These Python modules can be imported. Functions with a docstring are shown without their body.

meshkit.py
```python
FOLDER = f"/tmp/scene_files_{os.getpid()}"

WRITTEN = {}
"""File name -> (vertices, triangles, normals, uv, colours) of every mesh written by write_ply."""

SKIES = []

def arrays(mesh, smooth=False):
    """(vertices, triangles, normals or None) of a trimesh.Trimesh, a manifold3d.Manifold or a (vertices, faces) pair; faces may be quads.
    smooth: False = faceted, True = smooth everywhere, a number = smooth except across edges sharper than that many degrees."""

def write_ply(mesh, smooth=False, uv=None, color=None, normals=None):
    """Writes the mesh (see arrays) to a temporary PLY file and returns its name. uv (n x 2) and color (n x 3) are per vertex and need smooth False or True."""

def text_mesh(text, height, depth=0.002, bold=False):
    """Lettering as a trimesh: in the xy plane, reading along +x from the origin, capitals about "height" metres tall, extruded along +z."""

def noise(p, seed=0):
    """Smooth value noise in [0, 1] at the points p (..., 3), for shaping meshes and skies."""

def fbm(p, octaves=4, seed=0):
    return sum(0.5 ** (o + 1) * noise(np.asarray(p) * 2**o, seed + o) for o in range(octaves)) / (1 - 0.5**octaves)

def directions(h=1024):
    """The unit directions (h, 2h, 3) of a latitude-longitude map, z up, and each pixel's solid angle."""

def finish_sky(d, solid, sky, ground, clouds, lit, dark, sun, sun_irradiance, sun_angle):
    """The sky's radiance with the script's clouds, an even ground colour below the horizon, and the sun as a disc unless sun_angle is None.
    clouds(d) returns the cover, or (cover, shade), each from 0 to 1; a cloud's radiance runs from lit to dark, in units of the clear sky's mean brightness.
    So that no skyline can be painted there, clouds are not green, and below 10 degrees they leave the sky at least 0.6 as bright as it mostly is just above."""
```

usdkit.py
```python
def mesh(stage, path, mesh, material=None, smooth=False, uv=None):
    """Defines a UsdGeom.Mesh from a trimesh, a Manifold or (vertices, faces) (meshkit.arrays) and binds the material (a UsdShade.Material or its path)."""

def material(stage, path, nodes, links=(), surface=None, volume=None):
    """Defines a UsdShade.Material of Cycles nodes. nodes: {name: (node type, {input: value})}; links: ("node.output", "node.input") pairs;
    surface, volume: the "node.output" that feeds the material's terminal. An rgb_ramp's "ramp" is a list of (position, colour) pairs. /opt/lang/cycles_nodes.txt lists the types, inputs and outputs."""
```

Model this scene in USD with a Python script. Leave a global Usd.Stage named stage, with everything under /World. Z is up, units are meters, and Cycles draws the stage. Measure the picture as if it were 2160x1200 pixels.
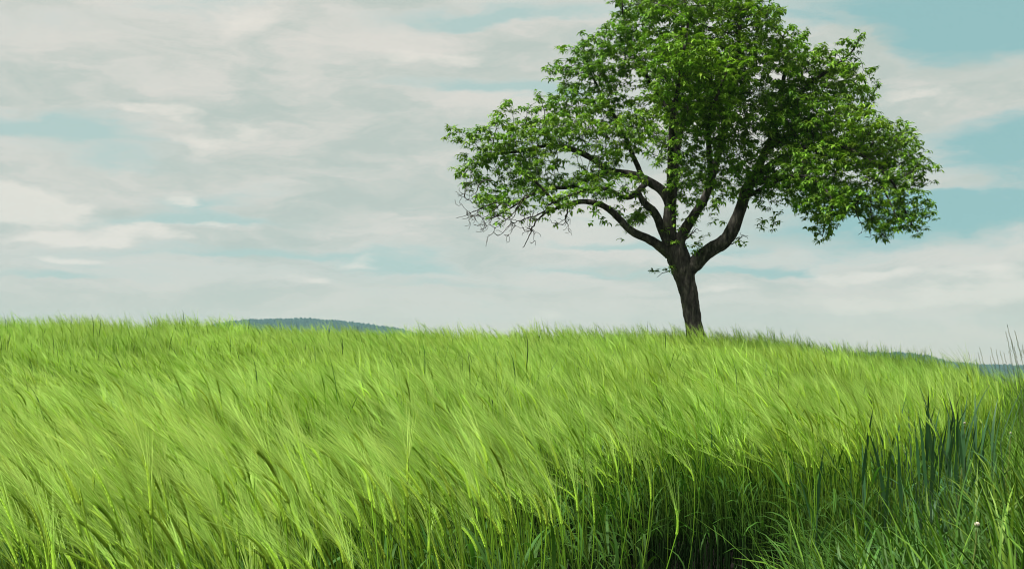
import math, numpy as np, trimesh, usdkit, meshkit
from scipy.spatial import cKDTree
from scipy.interpolate import CubicSpline, PchipInterpolator
from pxr import Usd, UsdGeom, UsdLux, UsdShade, Gf, Sdf, Vt

stage = Usd.Stage.CreateInMemory()
UsdGeom.SetStageUpAxis(stage, "Z"); UsdGeom.SetStageMetersPerUnit(stage, 1.0)
W = UsdGeom.Xform.Define(stage, "/World")
stage.SetDefaultPrim(W.GetPrim())
UsdGeom.Scope.Define(stage, "/World/Looks")

# ------------------------------------------------------------------ camera, sky, sun, exposure
FPX, HOR, EYE = 2967.0, 770.0, 1.45            # focal length and eye-level row in the photograph's 2160 x 1200 pixels, eye height
PITCH = math.atan((HOR - 600.0) / FPX)
EXPOSURE = 2.35
cam = UsdGeom.Camera.Define(stage, "/World/camera")
cam.AddTranslateOp().Set(Gf.Vec3d(0, 0, EYE)); cam.AddRotateXYZOp().Set(Gf.Vec3f(90 + math.degrees(PITCH), 0, 0))
cam.CreateHorizontalApertureAttr(36.0); cam.CreateVerticalApertureAttr(36.0 * 568 / 1024)
cam.CreateFocalLengthAttr(36.0 * FPX / 2160.0); cam.CreateClippingRangeAttr(Gf.Vec2f(0.1, 50000))
cam.CreateExposureAttr(EXPOSURE)
SUN_AZ, SUN_EL = math.radians(-118.0), math.radians(58.0)   # azimuth from +y (the view) towards +x
sun_dir = np.array([math.sin(SUN_AZ) * math.cos(SUN_EL), math.cos(SUN_AZ) * math.cos(SUN_EL), math.sin(SUN_EL)])
SUN_POWER, SKY_STRENGTH = 0.4, 0.05

def ray(px, py):
    """Direction of a pixel of the photograph, scaled so that y = 1."""
    u, v = (px - 1080.0) / FPX, (600.0 - py) / FPX
    d = np.array([u, math.cos(PITCH) - v * math.sin(PITCH), math.sin(PITCH) + v * math.cos(PITCH)])
    return d / d[1]

def at(px, py, Y):
    return np.array([0, 0, EYE]) + ray(px, py) * Y

class Nodes:
    """Collects shader nodes and links."""
    def __init__(self): self.n, self.l, self.k = {}, [], 0
    def add(self, kind, ins=None, **links):
        name = f"node_{self.k}"; self.k += 1
        vals = {}
        for a, b in {**(ins or {}), **links}.items():
            if isinstance(b, str) and "." in b and b.split(".")[0] in self.n: self.l.append((b, f"{name}.{a}"))
            else: vals[a] = b
        self.n[name] = (kind, vals)
        return name
    def math(self, op, a, b=0.0, c=None, clamp=False):
        ins = {"math_type": op, "use_clamp": clamp, "value1": a, "value2": b}
        if c is not None: ins["value3"] = c
        return self.add("math", ins) + ".value"
    def smooth(self, v, lo, hi, a=0.0, b=1.0):
        return self.add("map_range", {"range_type": "smoothstep", "value": v, "from_min": lo, "from_max": hi, "to_min": a, "to_max": b, "clamp": True}) + ".result"
    def mix(self, f, a, b, mode="mix"):
        return self.add("mix", {"mix_type": mode, "fac": f, "color1": a, "color2": b}) + ".color"
    def build(self, name, surface=None, volume=None):
        return usdkit.material(stage, f"/World/Looks/{name}", self.n, self.l, surface=surface, volume=volume)

def sky_material():
    g = Nodes()
    S = SKY_STRENGTH
    sky = g.add("sky_texture", {"sky_type": "single_scattering", "sun_disc": False, "sun_elevation": SUN_EL, "sun_rotation": SUN_AZ % (2 * math.pi)}) + ".color"
    d = g.add("texture_coordinate") + ".generated"
    s = g.add("separate_xyz", vector=d); x, y, z = s + ".x", s + ".y", s + ".z"
    az0 = g.math("arctan2", x, y); el0 = g.math("arcsine", z)
    # wobble of the cloud edges
    flat = g.add("combine_xyz", x=g.math("multiply", az0, 5.0), y=g.math("multiply", el0, 16.0), z=0.0) + ".vector"
    wob = g.add("noise_texture", {"scale": 1.6, "detail": 5.0, "roughness": 0.58}, vector=flat) + ".color"
    ws = g.add("separate_color", color=wob)
    az = g.math("multiply_add", g.math("subtract", ws + ".r", 0.5), 0.16, az0)
    el = g.math("multiply_add", g.math("subtract", ws + ".g", 0.5), 0.055, el0)
    # streaks of stratus, wide and low: noise much finer in elevation than in azimuth
    v1 = g.add("combine_xyz", x=g.math("multiply", az, 3.0), y=g.math("multiply", el, 17.0), z=3.7) + ".vector"
    n1 = g.add("noise_texture", {"scale": 1.0, "detail": 6.0, "roughness": 0.55}, vector=v1) + ".fac"
    v2 = g.add("combine_xyz", x=g.math("multiply", az, 9.0), y=g.math("multiply", el, 30.0), z=9.1) + ".vector"
    n2 = g.add("noise_texture", {"scale": 1.0, "detail": 8.0, "roughness": 0.66}, vector=v2) + ".fac"
    def blob(px, py, rx, ry, w, soft=1.0):
        a, e = math.atan2(px - 1080, FPX), math.atan2(HOR - py, FPX)
        dx = g.math("multiply", g.math("subtract", az, a), FPX / rx)
        dy = g.math("multiply", g.math("subtract", el, e), FPX / ry)
        dy = g.math("maximum", dy, g.math("multiply", dy, -2.0))      # flat cloud tops under a gap: sharper below
        r2 = g.math("multiply_add", dx, dx, g.math("multiply", dy, dy))
        return g.math("multiply", g.math("exponent", g.math("multiply", r2, -soft)), w)
    # openings (positive) where clear air shows through
    gaps = [(90, 296, 190, 32, 1.0), (280, 468, 190, 30, .95), (540, 532, 170, 17, .95), (140, 608, 120, 9, .7), (840, 563, 120, 22, .75), (1000, 182, 150, 20, .75), (560, 470, 160, 14, .5), (420, 420, 130, 24, .5), (1150, 180, 90, 14, .5),
            (1060, 38, 220, 24, .85), (1540, 578, 190, 15, .95), (1250, 570, 130, 12, .7), (330, 350, 260, 26, .6), (1350, 520, 200, 12, .6), (700, 400, 200, 18, .4), (1010, 600, 200, 9, .4), (1960, 600, 200, 10, -.3),
            (2000, 475, 330, 62, 1.0), (2080, 330, 190, 90, .75), (1960, 60, 330, 80, 1.0), (2120, 140, 180, 90, .8), (2090, 722, 150, 14, .5), (60, 90, 260, 30, .2),
            (1790, 130, 90, 50, -.7), (1960, 225, 150, 44, -.8), (1900, 400, 110, 30, -.4), (100, 470, 150, 50, -.5), (2060, 640, 260, 45, -.6), (600, 100, 500, 60, -.25)]
    tot = None
    for gp in [(a, b, c * 1.15, d * 1.25, w * .85) for a, b, c, d, w in gaps]:
        b = blob(*gp)
        tot = b if tot is None else g.math("add", tot, b)
    clear = g.math("add", tot, g.math("multiply_add", n1, 2.2, -1.02))
    clear = g.smooth(g.math("add", clear, g.math("multiply_add", n2, 1.4, -.70)), 0.12, .85)
    # the opening to the right goes on beyond the frame; above 25 degrees broken cloud
    cloudshade = g.smooth(g.math("multiply_add", n2, 0.65, g.math("multiply", n1, 0.35)), 0.38, 0.60)
    k = 2.0 ** -EXPOSURE / S                    # cloud colours below are as seen in the finished picture
    lit, dark = tuple(c * k for c in (.725, .70, .645)), tuple(c * k for c in (.51, .575, .53))
    cloud = g.mix(cloudshade, dark, lit)
    haze_col = tuple(c * k for c in (.285, .505, .505))
    soft_col = tuple(c * k for c in (.45, .59, .555))
    clear_col = g.mix(0.97, sky, g.mix(g.smooth(az0, .08, .26), soft_col, haze_col))
    col = g.mix(clear, cloud, clear_col)
    v3 = g.add("combine_xyz", x=g.math("multiply", az0, 15.0), y=g.math("multiply", el0, 30.0), z=1.3) + ".vector"
    n3 = g.add("noise_texture", {"scale": 1.0, "detail": 7.0, "roughness": .62}, vector=v3) + ".fac"
    puffs = [(60, 450, 120, 40, .8), (190, 505, 160, 34, .8), (375, 420, 50, 26, .6), (600, 612, 50, 18, .5), (330, 250, 120, 26, .5), (480, 290, 160, 34, .4), (560, 60, 170, 60, .45), (200, 560, 120, 18, .6),
             (2060, 640, 160, 40, .8), (1900, 590, 160, 26, .6), (1780, 640, 120, 30, .5), (1150, 682, 50, 16, .5), (900, 120, 120, 30, .4), (450, 480, 110, 10, .4), (760, 560, 70, 24, .5), (1500, 620, 120, 22, .5), (1770, 125, 50, 30, .5), (1950, 225, 110, 26, .5)]
    tp_ = None
    for gp in puffs:
        b = blob(*gp); tp_ = b if tp_ is None else g.math("add", tp_, b)
    puff = g.smooth(g.math("add", tp_, g.math("multiply_add", n3, 1.5, -.75)), .18, .62)
    col = g.mix(g.math("multiply", puff, .8), col, tuple(c * k for c in (.83, .79, .715)))
    low = g.smooth(el0, 0.0, 0.075, 1.0, 0.0)
    col = g.mix(g.math("multiply", low, 0.75), col, tuple(c * k for c in (.73, .64, .525)))
    ground = g.smooth(z, -0.06, -0.02, 1.0, 0.0)
    col = g.mix(ground, col, tuple(c * k for c in (.16, .22, .10)))
    bg = g.add("background_shader", {"strength": S}, color=col)
    return g.build("sky", surface=bg + ".background")

dome = UsdLux.DomeLight.Define(stage, "/World/sky"); dome.CreateIntensityAttr(1.0)
UsdShade.MaterialBindingAPI.Apply(dome.GetPrim()).Bind(sky_material())
for k_, v_ in (("kind", "structure"), ("label", "pale sky with streaks of grey cloud and teal gaps"), ("category", "sky")): dome.GetPrim().SetCustomDataByKey(k_, v_)
sun = UsdLux.DistantLight.Define(stage, "/World/sun")
sun.CreateIntensityAttr(SUN_POWER); sun.CreateAngleAttr(12.0); sun.CreateNormalizeAttr(True); sun.CreateColorAttr(Gf.Vec3f(1.0, 0.96, 0.89))
zax = sun_dir; xax = np.cross([0, 0, 1], zax); xax /= np.linalg.norm(xax); yax = np.cross(zax, xax)
sun.AddTransformOp().Set(Gf.Matrix4d(*xax, 0, *yax, 0, *zax, 0, 0, 0, 0, 1))

# ------------------------------------------------------------------ helpers
used = {}
def numbered(path):
    n = used.get(path, -1) + 1; used[path] = n
    return path if n == 0 else f"{path}_{n:03d}"

def tag(p, label=None, cat=None, group=None, kind=None):
    p = p.GetPrim() if hasattr(p, "GetPrim") else p
    for k, v in (("label", label), ("category", cat), ("group", group), ("kind", kind)):
        if v: p.SetCustomDataByKey(k, v)
    return p

def thing(name, loc=(0, 0, 0), **kw):
    x = UsdGeom.Xform.Define(stage, numbered(f"/World/{name}"))
    x.AddTranslateOp().Set(Gf.Vec3d(*map(float, loc)))
    tag(x, **kw)
    return x

class MB:
    """Collects ribbons, tubes and kernels into one mesh with a tint per vertex."""
    def __init__(self): self.v, self.f, self.t, self.n = [], [], [], 0
    def add(self, v, f, t):
        v = np.asarray(v, float)
        self.v.append(v); self.f.append(np.asarray(f, int) + self.n); self.t.append(np.broadcast_to(np.asarray(t, float), (len(v), 3))); self.n += len(v)
    def ribbon(self, p, w, side, tint):
        p, w = np.asarray(p, float), np.asarray(w, float)[:, None]
        side = np.broadcast_to(np.asarray(side, float), p.shape)
        n = len(p); v = np.empty((2 * n, 3)); v[0::2] = p - side * w / 2; v[1::2] = p + side * w / 2
        i = 2 * np.arange(n - 1)
        t = np.asarray(tint, float)
        if t.ndim == 2: t = np.repeat(t, 2, axis=0)
        self.add(v, np.vstack([np.stack([i, i + 1, i + 3], 1), np.stack([i, i + 3, i + 2], 1)]), t)
    def tube(self, p, r, sides, tint, cap=False):
        p = np.asarray(p, float); r = np.broadcast_to(np.asarray(r, float), (len(p),))
        t = np.gradient(p, axis=0); t /= np.linalg.norm(t, axis=1, keepdims=True) + 1e-12
        ref = np.array([0.31, 0.95, 0.05]) if abs(t.mean(0)[2]) > .5 else np.array([0.05, 0.1, 1.0])
        a = np.cross(t, ref); a /= np.linalg.norm(a, axis=1, keepdims=True) + 1e-12
        b = np.cross(t, a); ang = np.arange(sides) * 2 * np.pi / sides
        v = p[:, None] + r[:, None, None] * (np.cos(ang)[None, :, None] * a[:, None] + np.sin(ang)[None, :, None] * b[:, None])
        i, j = np.meshgrid(np.arange(len(p) - 1), np.arange(sides), indexing="ij")
        q = np.stack([i * sides + j, i * sides + (j + 1) % sides, (i + 1) * sides + (j + 1) % sides, (i + 1) * sides + j], -1).reshape(-1, 4)
        tt = np.asarray(tint, float)
        if tt.ndim == 2: tt = np.repeat(tt, sides, axis=0)
        self.add(v.reshape(-1, 3), np.vstack([q[:, [0, 2, 1]], q[:, [0, 3, 2]]]), tt)
    def kernel(self, c, d, l, w, side, tint):
        d = d / np.linalg.norm(d); u = np.cross(d, side); u /= np.linalg.norm(u) + 1e-9; s = np.cross(u, d)
        v = [c - d * l / 2, c + d * l / 2, c + s * w / 2, c - s * w / 2, c + u * w / 2.4, c - u * w / 2.4]
        f = [[0, 2, 4], [0, 4, 3], [0, 3, 5], [0, 5, 2], [1, 4, 2], [1, 3, 4], [1, 5, 3], [1, 2, 5]]
        self.add(v, f, tint)
    def arrays(self):
        return np.vstack(self.v), np.vstack(self.f), np.vstack(self.t)
    def build(self, path, mat, smooth=True):
        v, f, t = self.arrays()
        m = usdkit.mesh(stage, path, (v, f), mat, smooth=smooth)
        UsdGeom.PrimvarsAPI(m).CreatePrimvar("tint", Sdf.ValueTypeNames.Color3fArray, "vertex").Set(Vt.Vec3fArray.FromNumpy(t.astype(np.float32)))
        return m

def instancer(path, protos, idx, pos, quat, scale):
    """A PointInstancer over prims that sit under it."""
    pi = UsdGeom.PointInstancer.Define(stage, path)
    pi.CreatePrototypesRel().SetTargets([p.GetPath() for p in protos(path)])
    pi.CreateProtoIndicesAttr(Vt.IntArray.FromNumpy(np.asarray(idx, np.int32)))
    pi.CreatePositionsAttr(Vt.Vec3fArray.FromNumpy(np.asarray(pos, np.float32)))
    pi.CreateScalesAttr(Vt.Vec3fArray.FromNumpy(np.asarray(scale, np.float32)))
    pi.CreateOrientationsAttr(Vt.QuathArray([Gf.Quath(float(q[0]), float(q[1]), float(q[2]), float(q[3])) for q in quat]))
    return pi

def qmul(a, b):
    w1, x1, y1, z1 = a.T; w2, x2, y2, z2 = b.T
    return np.stack([w1*w2-x1*x2-y1*y2-z1*z2, w1*x2+x1*w2+y1*z2-z1*y2, w1*y2-x1*z2+y1*w2+z1*x2, w1*z2+x1*y2-y1*x2+z1*w2], 1)

def qaxis(axis, ang):
    ang = np.asarray(ang, float); s = np.sin(ang / 2)
    return np.stack([np.cos(ang / 2), s * axis[0], s * axis[1], s * axis[2]], 1)

# ------------------------------------------------------------------ materials
def plant_material(name, trans=0.35, rough=0.45, vary=0.25, spec=0.4, tcol=(1.0, 1.15, .55)):
    g = Nodes()
    t = g.add("attribute", {"attribute": "tint"}) + ".color"
    rnd = g.add("object_info") + ".random"
    isl = g.add("geometry") + ".random_per_island"
    val = g.math("add", g.math("multiply_add", rnd, vary, 1 - vary / 2), g.math("multiply_add", isl, vary * 1.2, -vary * 0.6))
    hue = g.math("multiply_add", isl, 0.02, g.math("multiply_add", rnd, 0.016, 0.484))
    big = g.add("noise_texture", {"scale": .45, "detail": 3.0}, vector=g.add("geometry") + ".position") + ".fac"
    hue = g.math("multiply_add", g.math("subtract", big, .5), -.05, hue)
    val = g.math("multiply", val, g.math("multiply_add", big, .5, .75))
    c = g.add("hsv", {"saturation": 1.0, "fac": 1.0}, hue=hue, value=val, color=t) + ".color"
    p = g.add("principled_bsdf", {"roughness": rough, "specular_ior_level": spec}, base_color=c)
    tc = g.mix(1.0, c, tcol, "multiply")
    tr = g.add("translucent_bsdf", color=tc)
    m = g.add("mix_closure", {"fac": trans}, closure1=p + ".BSDF", closure2=tr + ".BSDF")
    return g.build(name, surface=m + ".closure")

M_barley = plant_material("barley", 0.30, 0.6, 0.3, 0.2)
M_grass = plant_material("meadow_grass", 0.22, 0.55, 0.4, 0.22)
M_broad = plant_material("broad_grass", 0.18, 0.5, 0.3, 0.22, (1, 1.1, .8))
M_leaf = plant_material("tree_leaf", 0.36, 0.5, 0.4, 0.3)

def bark_material():
    g = Nodes()
    pos = g.add("geometry") + ".position"
    v = g.add("mapping", {"mapping_type": "point", "scale": (14, 14, 4.0)}, vector=pos) + ".vector"
    n = g.add("noise_texture", {"scale": 1.0, "detail": 6.0, "roughness": 0.65, "distortion": .4}, vector=v) + ".fac"
    n2 = g.add("noise_texture", {"scale": 3.2, "detail": 4.0, "roughness": 0.6}, vector=pos) + ".fac"
    base = g.add("rgb_ramp", {"ramp": [(0.34, (.010, .009, .008)), (.52, (.042, .039, .034)), (.72, (.13, .122, .10))]}, fac=n) + ".color"
    moss = g.smooth(n2, .52, .68)
    c = g.mix(g.math("multiply", moss, .55), base, (.075, .088, .04))
    b = g.add("bump", {"strength": 1.0, "distance": 0.05}, height=n)
    p = g.add("principled_bsdf", {"roughness": .9, "specular_ior_level": .2}, base_color=c, normal=b + ".normal")
    return g.build("bark", surface=p + ".BSDF")
M_bark = bark_material()

def soil_material():
    g = Nodes()
    pos = g.add("geometry") + ".position"
    n = g.add("noise_texture", {"scale": 9.0, "detail": 8.0, "roughness": .7}, vector=pos) + ".fac"
    s = g.add("separate_xyz", vector=pos)
    far = g.smooth(s + ".y", 45.0, 90.0)
    soil = g.add("rgb_ramp", {"ramp": [(.3, (.014, .012, .012)), (.7, (.042, .035, .032))]}, fac=n) + ".color"
    nf = g.add("noise_texture", {"scale": .004, "detail": 4.0}, vector=pos) + ".fac"
    grass = g.add("rgb_ramp", {"ramp": [(.35, (.05, .10, .025)), (.65, (.11, .19, .045))]}, fac=nf) + ".color"
    b = g.add("bump", {"strength": .8, "distance": .04}, height=n)
    p = g.add("principled_bsdf", {"roughness": .95, "specular_ior_level": .1}, base_color=g.mix(far, soil, grass), normal=b + ".normal")
    return g.build("soil", surface=p + ".BSDF")
M_soil = soil_material()

def forest_material():
    g = Nodes()
    pos = g.add("geometry") + ".position"
    n = g.add("noise_texture", {"scale": .02, "detail": 5.0}, vector=pos) + ".fac"
    rnd = g.add("object_info") + ".random"
    f = g.math("multiply_add", rnd, .4, g.math("multiply", n, .6))
    c = g.add("rgb_ramp", {"ramp": [(.2, (.010, .032, .026)), (.75, (.018, .048, .036))]}, fac=f) + ".color"
    p = g.add("principled_bsdf", {"roughness": .8, "specular_ior_level": .2}, base_color=c)
    return g.build("forest", surface=p + ".BSDF")
M_forest = forest_material()

def plain(name, col, rough=.7, spec=.3):
    g = Nodes(); p = g.add("principled_bsdf", {"roughness": rough, "specular_ior_level": spec, "base_color": col})
    return g.build(name, surface=p + ".BSDF")
M_seed = plain("dandelion_fluff", (.46, .42, .31), .9, .1)

# ------------------------------------------------------------------ terrain
_hc = PchipInterpolator([-60, -25, -9.8, -8, -5.3, -2.2, 0, 3.4, 5.6, 7.45, 9.1, 10.5, 13, 20, 60], [1.05, 1.05, 1.05, 1.05, 1.01, .90, .88, .90, .76, .47, .31, .36, .43, .3, -1.0])
_yy = np.linspace(-10, 60, 1400)
_ss = np.clip((_yy - 3.5) / 3, 0, 1) * (1 - np.clip((_yy - 24) / 5.5, 0, 1) * 1.35)
_up = np.cumsum(_ss); _up /= np.interp(27.0, _yy, _up)
_edge = PchipInterpolator([0, 3.2, 3.9, 5.0, 5.6, 6.3, 8, 10, 14, 20, 28, 40], [-1.0, -.55, -.2, .35, .95, 1.5, 2.15, 2.85, 4.3, 6.4, 9.0, 13])
def crop_edge(y): return _edge(np.clip(y, 0, 40))
def ease(v, a, b):
    t = np.clip((v - a) / (b - a), 0, 1); return t * t * (3 - 2 * t)
def ground_z(x, y):
    x, y = np.asarray(x, float), np.asarray(y, float)
    up = np.interp(y, _yy, _up)
    xs = np.clip(x * 27.0 / np.clip(y, 9, 27), -60, 60)
    z = _hc(xs) * np.where(y > 34, np.interp(34, _yy, _up), up)
    z = z + .50 * ease(x - crop_edge(y), -.4, .9) * ease(y, 2.5, 4.5) * (1 - ease(y, 8, 17))    # the bank of the field margin
    d = np.clip(y - 30, 0, None)
    z = z - 40 * (1 - np.exp(-(d / 170.0) ** 1.4)) - np.clip(d, 0, 5) * .06
    z = z + (meshkit.noise(np.stack([x * .5, y * .5, 0 * x], -1), 3) - .5) * .06 * (np.abs(y) < 60)
    return z

def grid_ground():
    a = np.concatenate([-np.geomspace(40, 3500, 24)[::-1], np.linspace(-38, 38, 130), np.geomspace(40, 3500, 24)])
    b = np.concatenate([-np.geomspace(8, 1500, 14)[::-1], np.linspace(-6, 60, 120), np.geomspace(62, 3500, 36)])
    X, Y = np.meshgrid(a, b)
    Z = ground_z(X, Y)
    n, m = X.shape
    i, j = np.meshgrid(np.arange(n - 1), np.arange(m - 1), indexing="ij")
    q = np.stack([i * m + j, i * m + j + 1, (i + 1) * m + j + 1, (i + 1) * m + j], -1).reshape(-1, 4)
    return np.stack([X, Y, Z], -1).reshape(-1, 3), q
tag(usdkit.mesh(stage, "/World/ground", grid_ground(), M_soil, smooth=True), "dark soil of the gently rising field under the crop", "ground", kind="structure")

def hill(name, label, prof, Y, depth, base=-45.0, seed=1):
    """A long hill whose skyline passes through the given pixels, with real depth, and a wood standing on it."""
    prof = np.array(prof, float)
    P = np.array([at(px, py, Y) for px, py in prof])
    top = PchipInterpolator(P[:, 0], P[:, 2])
    xs = np.linspace(P[0, 0], P[-1, 0], 160); ts = np.linspace(-1, 1, 40)
    X, T = np.meshgrid(xs, ts, indexing="ij")
    Z = base + (top(X) - 5.5 - base) * np.clip(1 - T ** 2, 0, 1) ** .8
    Z += (meshkit.fbm(np.stack([X * .01, T * 4, 0 * X], -1), 3, seed) - .5) * 5
    YY = Y + T * depth
    n, m = X.shape
    i, j = np.meshgrid(np.arange(n - 1), np.arange(m - 1), indexing="ij")
    q = np.stack([i * m + j, i * m + j + 1, (i + 1) * m + j + 1, (i + 1) * m + j], -1).reshape(-1, 4)[:, ::-1]
    tag(usdkit.mesh(stage, f"/World/{name}", (np.stack([X, YY, Z], -1).reshape(-1, 3), q), M_forest, smooth=True), label, "hill", kind="structure")
    rng = np.random.default_rng(seed)
    N = int((xs[-1] - xs[0]) * depth / 18.0)
    x = rng.uniform(xs[0], xs[-1], N); t = rng.uniform(-1, .35, N)
    z = base + (top(x) - 5.5 - base) * np.clip(1 - t ** 2, 0, 1) ** .8 - 1.0
    return np.stack([x, Y + t * depth, z], 1)

woods = [hill("hill", "long low wooded hill far behind the field, left of the tree", [(150, 720), (330, 705), (430, 690), (500, 677), (560, 673.5), (640, 672.5), (700, 675.5), (760, 682), (830, 692), (900, 708), (1000, 740), (1150, 770)], 3000, 260, seed=4),
         hill("far_ridge", "low bluish ridge at the skyline right of the tree", [(1350, 758), (1600, 756), (1750, 748), (1850, 744), (1900, 745), (1940, 749), (1968, 757), (2000, 764), (2060, 769), (2160, 771), (2300, 773), (2500, 776)], 2600, 240, seed=9)]

def forest_protos(path):
    out = []
    rng = np.random.default_rng(5)
    for k in range(4):
        m = trimesh.creation.icosphere(2, 1.0); v = np.array(m.vertices)
        v *= (1 + (meshkit.fbm(v * 2.2 + 10 * k, 3, k)[:, None] - .5) * 1.0)
        v[:, 2] = v[:, 2] * 1.25 + .9
        out.append(usdkit.mesh(stage, f"{path}/crown_{k:03d}" if k else f"{path}/crown", (v, m.faces), M_forest, smooth=True))
    return out
wp = np.vstack(woods); rngf = np.random.default_rng(11); nW = len(wp)
sc = rngf.uniform(1.5, 3.4, nW)[:, None] * np.array([[1, 1, 1]]) * np.stack([np.ones(nW), np.ones(nW), rngf.uniform(.8, 1.3, nW)], 1)
pi = instancer("/World/far_forest", forest_protos, rngf.integers(0, 4, nW), wp, qaxis((0, 0, 1), rngf.uniform(0, 6.28, nW)), sc)
tag(pi, "blue-green woodland covering the far hills behind the field", "forest", kind="stuff")

# ------------------------------------------------------------------ the tree
TY = 26.5
TREE_BASE = at(1472, 770, TY); TREE_BASE[2] = ground_z(TREE_BASE[0], TY) - .05
MPP = TY / FPX                                  # metres per photograph pixel at the tree
def tp(px, py, dy=0.0): return at(px, py, TY) + np.array([0, dy, 0])

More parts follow.
